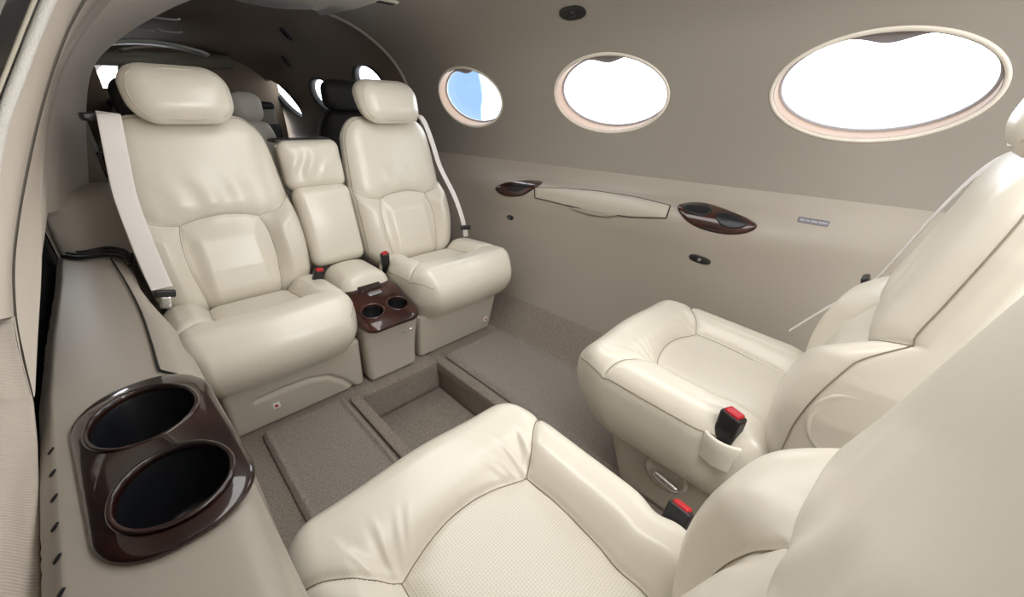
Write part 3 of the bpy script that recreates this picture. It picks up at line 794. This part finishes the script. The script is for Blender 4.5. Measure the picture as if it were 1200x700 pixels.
# ribbed black trim at the far end
q = []
for k in range(3):
    q.append(tube_vf(catmull([at(72+k, 293+k*3.5, z=.530), at(95, 296+k*3, z=.534), at(125, 291+k*4, z=.535), at(145, 294+k*4, z=.532), at(153, 303+k*4, z=.515)], 24)-O, .0065, 8))
mesh_obj('ribbed_trim', *merge(q), M['black'], lg)
# the big wood cup holder
bc = empty('cup_holder', (-.068, .618, .531), 0, 'big glossy dark wood twin cup holder set into the beige side ledge', 'cup holder')
wood_plate('wood_plate', bc, (.080, .193, .014), (.072, .078, .013), CUPS, M['wood'], Mx=rot('Z', 4), dome=.006, depth=.105, n=(60, 100, 12), taper=.05)

# raised box behind the ledge
bx = []
for y, zt in ((1.74, .525), (1.79, .54), (1.825, .575), (1.85, .63), (1.87, .67), (1.90, .69), (1.98, .695), (2.2, .695)):
    bx.append([(-.215, y, .30), (-.205, y, zt-.05), (-.185, y, zt-.008), (-.16, y, zt), (-.10, y, zt-.004), (-.03, y, zt-.01), (.0, y, zt-.03), (.004, y, zt-.08), (.004, y, .2)])
bo = loft('trim_2', bx, M['liner_low'], n=60, sub=6); tag(bo, 'raised beige box behind the end of the side ledge', kind='structure')

# ------------------------------------------------------------------ door surround on the left
def pc(lst): return [tuple(at(u, v, **k)) for u, v, k in lst]
Y = lambda v: dict(y=v)
X_ = lambda v: dict(x=v)
A_ = pc([(300, -45, Y(2.2)), (240, -8, Y(2.2)), (200, 10, Y(2.2)), (160, 32, Y(2.2)), (128, 56, Y(2.2)), (110, 78, Y(2.2)), (103, 105, Y(2.2)), (101, 140, Y(2.2)), (102, 175, Y(2.2)), (104, 212, Y(2.2)), (104, 240, Y(2.2))])
B0 = pc([(220, -80, Y(1.95)), (165, -35, Y(1.95)), (135, -5, Y(1.95)), (110, 25, Y(1.95)), (90, 52, Y(1.95)), (74, 85, Y(1.92)), (62, 122, Y(1.88)), (56, 160, Y(1.82)), (54, 195, Y(1.76)), (56, 222, Y(1.72)), (56, 250, Y(1.70))])
B1 = pc([(200, -80, Y(1.85)), (150, -35, Y(1.85)), (122, -5, Y(1.85)), (98, 25, Y(1.85)), (80, 55, Y(1.84)), (66, 88, Y(1.80)), (55, 125, Y(1.74)), (49, 165, Y(1.66)), (47, 215, Y(1.55)), (49, 300, Y(1.25)), (44, 400, Y(.98)), (41, 462, Y(.865))])
Cc = pc([(170, -80, Y(1.6)), (128, -35, Y(1.6)), (105, -5, Y(1.6)), (87, 25, Y(1.6)), (74, 55, Y(1.58)), (60, 95, Y(1.54)), (45, 150, Y(1.48)), (33, 205, Y(1.38)), (24, 255, Y(1.25)), (18, 310, Y(1.12)), (20, 370, Y(1.0)), (29, 420, Y(.92)), (40, 466, Y(.86))])
C2 = pc([(165, -82, Y(1.58)), (123, -36, Y(1.58)), (100, -6, Y(1.58)), (83, 24, Y(1.58)), (70, 54, Y(1.56)), (56, 94, Y(1.52)), (41, 149, Y(1.46)), (29, 204, Y(1.36)), (20, 255, Y(1.23)), (14, 310, Y(1.10)), (16, 371, Y(.98)), (25, 422, Y(.90)), (38, 470, Y(.845))])
D_ = pc([(84, -40, Y(1.35)), (60, -5, Y(1.35)), (44, 32, Y(1.34)), (30, 68, Y(1.32)), (12, 115, Y(1.28)), (0, 150, Y(1.24)), (-12, 215, Y(1.14)), (-15, 265, Y(1.05)), (-20, 320, Y(.96)), (-26, 380, Y(.88)), (-40, 430, Y(.81)), (-60, 475, Y(.76))])
j = loft('trim_3', [A_, B0], M['door_liner'], n=70, sub=10); tag(j, 'forward face of the curved arch beside the seat row', kind='structure')
def deepen(c, d): return [(p[0]-d*.4, p[1]+d, p[2]-d*.1) for p in c]
j = loft('trim_4', [B0, B1[:9]+[B1[9], B1[10], B1[11]], Cc[:]], M['door_liner'], n=90, sub=10) if False else None
surr = loft('trim_4', [B1, Cc], M['door_liner'], n=90, sub=10); tag(surr, 'smooth beige inner band of the curved door surround', kind='structure')
br = loft('trim_5', [B0, B1[:10]], M['door_liner'], n=70, sub=6); tag(br, 'rounded bright edge of the curved arch', kind='structure')
gr = loft('trim_6', [Cc, deepen(Cc, .012), deepen(C2, .012), C2], M['liner'], n=90, sub=3); tag(gr, 'groove in the curved door surround', kind='structure')
C2u = C2[:11]; D_u = [tuple(a_) for a_ in catmull(D_[:10], 11)]
ob = loft('trim_7', [C2u, [tuple((np.array(a)+np.array(b))/2+np.array([.012, -.012, .004])) for a, b in zip(C2u, D_u)], D_u], M['door_liner'], n=90, sub=8); tag(ob, 'outer beige band of the curved door surround', kind='structure')
# rough seal bead
tube('door_seal', catmull(D_, 120), .0095, M['seal'], None, k=14)
sl = bpy.data.objects['door_seal']; tag(sl, 'pale grainy rubber seal bead curving down the door opening', 'seal')
E_ = [tuple(np.array(p)+np.array([-.016, -.02, 0])) for p in D_]; E2 = [tuple(np.array(p)+np.array([-.12, -.06, .05])) for p in D_]
tube('seal_lip', catmull(E_, 120), .0035, M['piping'], sl, k=10)
og = loft('trim_8', [[tuple(np.array(p)+np.array([-.03, -.03, 0])) for p in E_], E2, [tuple(np.array(p)+np.array([-.5, -.1, .2])) for p in D_]], M['greyout'], n=90, sub=6); tag(og, 'grey outer skin beyond the door seal', kind='structure')
# ribbed panel at lower left
rp = []
for v in np.linspace(371, 780, 44):
    ur = interp(v, [371, 422, 470, 520, 600, 700, 780], [16, 25, 38, 43, 45, 47, 48])
    if v < 470: yr = float(interp(v, [371, 422, 470], [.98, .90, .845]))
    else: yr = at(ur, v, x=interp(v, [470, 780], [-.193, -.190]))[1]
    P_ = [at(ur+1, v, y=yr+.012), at(ur, v, y=yr)]+[at(u_, v, y=yr-.004*k_) for k_, u_ in enumerate((ur-14, ur-34, ur-70))]
    rp.append([tuple(a_) for a_ in P_])
r_ = loft('door_1', rp, M['ribbed'], n=24, sub=2); tag(r_, 'ribbed beige door panel beside the ledge', kind='structure')
# black strip behind the ledge's outer edge, standing in for the gap's shade
gapv = loft('trim_gap_shade', [[(-.245, y, .02), (-.245, y, .35), (-.25, y, .68)] for y in np.linspace(-.2, 2.1, 12)], M['black_soft'], n=8, sub=1); tag(gapv, 'black strip standing in for the shade in the gap between the ledge and the door', kind='structure')

# ------------------------------------------------------------------ headliner panel
hl = []
for y, zz in ((-1, 1.335), (1.9, 1.335), (2.02, 1.338), (2.10, 1.345), (2.16, 1.36), (2.19, 1.385)):
    w = .34*math.sqrt(max(0, 1-max(0, (y-1.7)/.50)**2)) if y > 1.7 else .34
    cxx = .66-TAPER*.5*(y-.16)
    hl.append([(cxx+w*t, y, zz+.012*abs(t)**3+(.03 if abs(t) > .99 else 0)) for t in (-1, -.97, -.9, -.6, -.2, .2, .6, .9, .97, 1)])
h = loft('ceiling_panel', hl, M['headliner'], n=60, sub=8); tag(h, 'pale headliner panel running along the middle of the ceiling', 'ceiling panel')
def ceil_vent(u, v, z, a, b, label, slots):
    p = at(u, v, z=z); e = empty('ceiling_vent', tuple(p), 0, label, 'vent')
    rb('bezel', (a, b, .006), (b*.8, b*.8, .005), M['headliner'], e, n=(24, 24, 8))
    for k in range(slots): rb('slot', (a*.72, b*.16, .003), (b*.15, b*.15, .002), M['black'], e, loc=(0, (k-(slots-1)/2)*b*.6, -.006), n=(10, 6, 4))
    return e
ceil_vent(452, 1, 1.333, .05, .026, 'slotted vent in the pale ceiling panel', 2)
ceil_vent(326, 0, 1.35, .075, .05, 'pale rounded ceiling fitting at the very top edge left of the ceiling panel', 2)

# ------------------------------------------------------------------ cockpit beyond the arch
def cock_profile(y):
    t = (y-2.2)/2.0; k = 1-.30*max(0, t)**1.6
    c = wall_profile(2.2)[60:].copy(); c = np.vstack([[(1.40, -.1), (1.44, .3), (1.45, .6)], c])
    c[:, 0] += .02; c[:, 1] += .02*(c[:, 1] > 1)
    cx = .60; c[:, 0] = cx+(c[:, 0]-cx)*k; c[:, 1] = .75+(c[:, 1]-.75)*(1-.16*max(0, t)**1.5)
    left = c[::-1].copy(); left[:, 0] = 2*(.58)-left[:, 0]+.0
    return np.vstack([c[c[:, 0] >= .58], left[left[:, 0] < .58]])
ysC = np.arange(2.19, 4.15, .025)
CP = [catmull(cock_profile(y), 150) for y in ysC]
GC = np.stack([np.stack([c[:, 0], np.full(150, y), c[:, 1]], 1) for c, y in zip(CP, ysC)])
# oval side windows in the cockpit wall, found where the photo's rays meet that wall
def cock_hit(u, v):
    d = R@np.array([u-CX, v-CY, F]); P0 = GC[:, :75].reshape(-1, 3)
    dn = d/np.linalg.norm(d); w = P0-EYE; t = w@dn; e = np.linalg.norm(w-t[:, None]*dn, axis=1)/t
    return P0[np.argmin(e)]
def cwin(c, a, b, phi=0):
    p = cock_hit(*c); i = np.argmin(np.linalg.norm(GC.reshape(-1, 3)-p, axis=1)); yi, si = divmod(i, 150)
    ty = GC[min(yi+2, len(GC)-1), si]-GC[max(yi-2, 0), si]; ts = GC[yi, min(si+2, 149)]-GC[yi, si-2]
    ty /= np.linalg.norm(ty); ts = ts-ty*(ts@ty); ts /= np.linalg.norm(ts); n = np.cross(ts, ty)
    if n[0] < 0: n = -n
    ph = math.radians(phi); ty, ts = ty*math.cos(ph)+ts*math.sin(ph), ts*math.cos(ph)-ty*math.sin(ph)
    return (p[1], si, p, ty, ts, n, a, b)
CW = [cwin((336, 115), .185, .085, 52), cwin((380, 112), .16, .11), cwin((434, 96), .15, .11)]
# no more than the shell: punch the openings
V, f = punch('c', GC, CW, None)
ck = mesh_obj('wall_front', V, f, M['cock']); tag(ck, 'dark brown cockpit lining beyond the arch', kind='structure')
for k, (w, lb) in enumerate(zip(CW, ('slanted oval cockpit side window seen between the headrests', 'oval cockpit window half hidden by the black crew seat', 'oval cockpit window showing as a sliver over the far headrest'))):
    yc, sc, p, ty, ts, n, a, b = w
    wn = empty('window_%d' % (4+k), tuple(p)); tag(wn, lb, kind='structure')
    prof = [(.022, -.003), (.014, -.012), (.004, -.010), (-.004, .0), (-.008, .03)]
    mesh_obj('window_frame', np.concatenate([ell(p, ty, ts, n, a+ro, b+ro, dp) for ro, dp in prof])-np.array(p), grid_faces(5, 96, True), M['cock_black'], wn)
    e = ell(p, ty, ts, n, a, b, .025); Vp = np.vstack([e, e+n*.004]); kk_ = 96
    fp = [list(range(kk_))[::-1], list(range(kk_, 2*kk_))]+[[j, (j+1) % kk_, kk_+(j+1) % kk_, kk_+j] for j in range(kk_)]
    mesh_obj('window_pane', Vp-np.array(p), fp, M['glass'], wn, smooth=False)
# right liner edge lip
lp = np.array([(c[0], 2.2, c[1]) for c in wall_profile(2.2)])
tube('trim_10', lp[40:], .010, M['liner'], None, k=8); tag(bpy.data.objects['trim_10'], 'rounded edge where the cabin lining ends at the cockpit arch', kind='structure')
cf = quadslab('trim_12', [(-.9, 2.2, -.03), (2.0, 2.2, -.03), (2.0, 4.1, -.03), (-.9, 4.1, -.03)], .02, M['cock_black'], None) if False else None
# instrument panel, glareshield and windshield
yF = 4.1
def quadslab(name, pts, th, m, label, parent=None):
    p = np.array(pts); nrm = np.cross(p[1]-p[0], p[2]-p[0]); nrm /= np.linalg.norm(nrm)
    V = np.vstack([p, p+nrm*th]); k = len(p)
    fc = [list(range(k))[::-1], list(range(k, 2*k))]+[[i, (i+1) % k, k+(i+1) % k, k+i] for i in range(k)]
    return mesh_obj(name, V, fc, m, parent, smooth=False)
cf = quadslab('floor_cockpit', [(-.9, 2.19, -.05), (2.0, 2.19, -.05), (2.0, 4.1, -.05), (-.9, 4.1, -.05)], .02, M['cock_black'], None); tag(cf, 'dark cockpit floor', kind='structure')
pt = mesh_obj('wall_partition', *slab(-.25, 1.40, 2.16, 2.19, -.04, .66, .006), M['liner_low'], None); tag(pt, 'low partition behind the far seats', kind='structure')
lw = loft('wall_left', [[(-.40, y, -.20), (-.42, y, .3), (-.42, y, .7), (-.36, y, .95), (-.06, y, 1.24)] for y in (-1.0, 0, 1.0, 2.2)], M['liner_low'], n=30, sub=2); tag(lw, 'left cabin lining behind the ledge and door surround', kind='structure')
ip = empty('instrument_panel', (.55, 3.6, 0), 0, 'dark instrument panel under the bright windshield', 'instrument panel')
rb('panel_face', (.46, .12, .24), (.03, .03, .03), M['cock_panel'], ip, loc=(0, .15, .72), n=(30, 10, 16))
rb('glareshield', (.47, .18, .03), (.05, .05, .028), M['cock_black'], ip, loc=(0, .2, .975), n=(30, 16, 8))
for k in (-1, 0, 1): rb('display', (.13, .006, .09), (.006, .004, .006), M['cock_black'], ip, loc=(k*.34, .028, .76), n=(8, 4, 8))
# left cockpit side panel with its wood strip
sp = empty('side_console', (.0, 2.75, .0), 0, 'dim olive cockpit side panel with a strip of reddish wood, left of the near headrest', 'panel')
rb('panel_body', (.05, .5, .48), (.02, .02, .02), M['cock_panel'], sp, loc=(-.085, 0, .52), n=(8, 20, 20))
rb('wood_strip', (.012, .22, .05), (.006, .006, .006), M['wood_red'], sp, loc=(-.030, -.25, .74), n=(6, 16, 8))
# windshield frame: header and posts, clear between
wf = empty('window_7', (.55, 4.12, 1.1)); tag(wf, 'two-part cockpit windshield, blown out white', kind='structure')
def post(p0, p1, w, name='window_frame'):
    V, fa = tube_vf(np.array([p0, p1])-np.array([.55, 4.12, 1.1]), w, 10); return mesh_obj(name, V, fa, M['cock_panel'], wf)
for (u0, u1) in ((142, 150),):
    um = (u0+u1)/2; post(at(um, 60, y=3.9), at(um, 112, y=3.9), .034)
post(at(96, 67, y=3.9), at(270, 73, y=3.9), .045)
wo = np.array([.55, 4.12, 1.1])
def P2(u, v): return at(u, v, y=4.0)
quads = [[P2(108, 70), P2(141, 70), P2(140, 104), P2(117, 104)], [P2(150, 71), P2(200, 72), P2(200, 92), P2(150, 92)]]
outer = [(-.8, 4.0, 1.7), (2.0, 4.0, 1.7), (2.0, 4.0, -.2), (-.8, 4.0, -.2)]
xs_ = [-.8, quads[0][0][0], quads[0][1][0], quads[1][0][0], quads[1][1][0], 2.0]
zt_, zb_ = quads[0][0][2], quads[0][2][2]
bl = []
def blk(x0, x1, z0, z1): bl.append((np.array([(x0, 4.0, z0), (x1, 4.0, z0), (x1, 4.0, z1), (x0, 4.0, z1), (x0, 4.04, z0), (x1, 4.04, z0), (x1, 4.04, z1), (x0, 4.04, z1)]), [[0, 1, 2, 3], [5, 4, 7, 6], [0, 4, 5, 1], [1, 5, 6, 2], [2, 6, 7, 3], [3, 7, 4, 0]]))
blk(-.15, 1.17, zt_, 1.5); blk(-.15, 1.17, -.05, zb_); blk(-.15, xs_[1], zb_, zt_); blk(xs_[2], xs_[3], zb_, zt_); blk(xs_[4], 1.17, zb_, zt_)
nb = mesh_obj('wall_nose', *merge(bl), M['cock'], None, smooth=False); tag(nb, 'windshield bulkhead with two bright openings', kind='structure')
for q_ in quads: quadslab('window_pane', np.array(q_)-wo+np.array([0, .02, 0]), .004, M['glass'], None, wf)
# overhead panel and its fittings in the dark ceiling
ohp = at(178, 50, z=1.29)
oh = empty('overhead_visor', tuple(ohp), 0, 'grey sun visor hanging above the windshield', 'visor')
def vis(P, U):
    P = P.copy(); P[:, 2] -= .04*(P[:, 0]/.26)**2; return P
rb('visor_pad', (.26, .07, .012), (.04, .04, .011), mat('visor_grey', (.42, .42, .38), .5), oh, n=(30, 14, 6), fn=vis)
for k, (u, v, a, lb) in enumerate(((190, 20, .07, 'grey grip bar high in the dark cockpit ceiling'), (165, 33, .06, 'grey grip bar between the other two in the cockpit ceiling'), (200, 36, .05, 'short grey bar close above the sun visor'))):
    p = at(u, v, z=1.34-.01*k); V, fa = tube_vf(catmull([(-a, 0, .004), (-a*.7, 0, -.004), (0, 0, -.006), (a*.7, 0, -.004), (a, 0, .004)], 20), .005, 8)
    o = mesh_obj('grip_bar', V, fa, mat('grip_grey%d' % k, (.30, .30, .30), .4), None); o.location = p; tag(o, lb, 'grip', 'cockpit ceiling grips')
for (u, v, lb) in ((337, 36, 'dark oval air nozzle higher up in the brown cockpit ceiling'), (338, 71, 'dark oval air nozzle above the slanted cockpit window')):
    p = cock_hit(u, v); e = lathe('air_nozzle', [(.030, .0), (.028, .010), (.018, .012), (.012, .004), (.0001, .002)], M['cock_black'], None, n=24, sx=1.5, M=rot('Y', -130)); e.location = p+np.array([-.01, 0, -.01]); tag(e, lb, 'vent')
# crew seats
def crew(x, y, ztop, m, label, w=.21, hr=.12):
    e = empty('crew_seat', (x, y, 0), 0, label, 'seat')
    def bf(P, U):
        P = P.copy(); t = U[:, 2]; P[:, 0] *= 1-.22*sst(.2, 1, t); P[:, 1] -= .06*t; return P
    rb('backrest', (w, .07, .30), (.07, .06, .09), m, e, loc=(0, 0, ztop-.16-.30), n=(30, 14, 30), fn=bf)
    rb('headrest', (hr, .05, .085), (.07, .045, .06), m, e, loc=(0, -.06, ztop-.085), n=(24, 12, 18))
    rb('seat_cushion', (w, .22, .07), (.06, .06, .05), m, e, loc=(0, .26, .32), n=(20, 20, 10))
    rb('pedestal', (.14, .16, .13), (.02, .02, .02), M['cock_black'], e, loc=(0, .22, .131), n=(10, 10, 10))
    return e
crew(1.12, 2.62, 1.115, M['cock_black'], 'black crew seat right behind the far corner headrest', .22, .15)
crew(.205, 2.35, 1.06, M['cock_black'], 'dark crew seat mostly hidden by the near headrest', .2, .14)
crew(.66, 3.0, 1.045, mat('crew_leather', (.55, .51, .44), .45), 'pale leather crew seat farther forward between the headrests', .15, .085)

# ------------------------------------------------------------------ cabin behind the camera (keeps the light honest)
rw = quadslab('wall_back', [(-.6, -1.0, -.2), (1.6, -1.0, -.2), (1.6, -1.0, 1.5), (-.6, -1.0, 1.5)], .02, M['liner'], None); tag(rw, 'aft cabin bulkhead behind the camera', kind='structure')

# ------------------------------------------------------------------ light: bright overcast sky, daylight from aft and left, added overhead fill
w = bpy.data.worlds.new('sky'); SC.world = w; w.use_nodes = True; nt = w.node_tree; bg = nt.nodes['Background']
tc = nt.nodes.new('ShaderNodeTexCoord'); nz = nt.nodes.new('ShaderNodeTexNoise'); nz.inputs['Scale'].default_value = 2.2; nz.inputs['Detail'].default_value = 4
nt.links.new(tc.outputs['Generated'], nz.inputs['Vector'])
sp_ = nt.nodes.new('ShaderNodeSeparateXYZ'); nt.links.new(tc.outputs['Generated'], sp_.inputs[0])
az = nt.nodes.new('ShaderNodeMath'); az.operation = 'ARCTAN2'; nt.links.new(sp_.outputs[0], az.inputs[0]); nt.links.new(sp_.outputs[1], az.inputs[1])
wob = nt.nodes.new('ShaderNodeMath'); wob.operation = 'MULTIPLY_ADD'; wob.inputs[1].default_value = .30; nt.links.new(nz.outputs['Fac'], wob.inputs[0]); nt.links.new(az.outputs[0], wob.inputs[2])
mr = nt.nodes.new('ShaderNodeMapRange'); mr.inputs['From Min'].default_value = .60; mr.inputs['From Max'].default_value = .95; nt.links.new(wob.outputs[0], mr.inputs['Value'])
cr = nt.nodes.new('ShaderNodeValToRGB'); e_ = cr.color_ramp.elements
e_[0].position = .06; e_[0].color = (.95, .98, 1, 1); e_[1].position = .16; e_[1].color = (.085, .135, .215, 1)
a_ = e_.new(.69); a_.color = (.085, .135, .215, 1); a_ = e_.new(.75); a_.color = (.95, .98, 1, 1)
nt.links.new(mr.outputs[0], cr.inputs[0])
nt.links.new(cr.outputs[0], bg.inputs['Color']); bg.inputs['Strength'].default_value = 4.5
def area(name, loc, aim, sx, sy, power, col=(1, 1, 1)):
    l = bpy.data.lights.new(name, 'AREA'); l.shape = 'RECTANGLE'; l.size = sx; l.size_y = sy; l.energy = power; l.color = col
    o = bpy.data.objects.new(name, l); COL.objects.link(o); o.location = loc
    o.rotation_euler = (Vector(aim)-Vector(loc)).to_track_quat('-Z', 'Y').to_euler(); return o
area('aft_daylight', (.60, -.85, 1.12), (.55, 1.4, .5), .9, .35, 13, (1, 1, .98))
area('left_window_daylight', (-.36, .30, .98), (.8, .35, .25), .5, .3, 5, (1, 1, 1))
area('overhead_fill', (.60, .45, 1.322), (.60, .45, 0), .45, 1.6, 8, (1, .99, .97))  # unseen soft lamp added under the ceiling to brighten the floor
SC.view_settings.view_transform = 'Standard'; SC.view_settings.look = 'None'; SC.view_settings.exposure = .36; SC.view_settings.gamma = 1
SC.view_settings.use_curve_mapping = False
SC.cycles.max_bounces = 8; SC.cycles.diffuse_bounces = 5; SC.cycles.transparent_max_bounces = 8
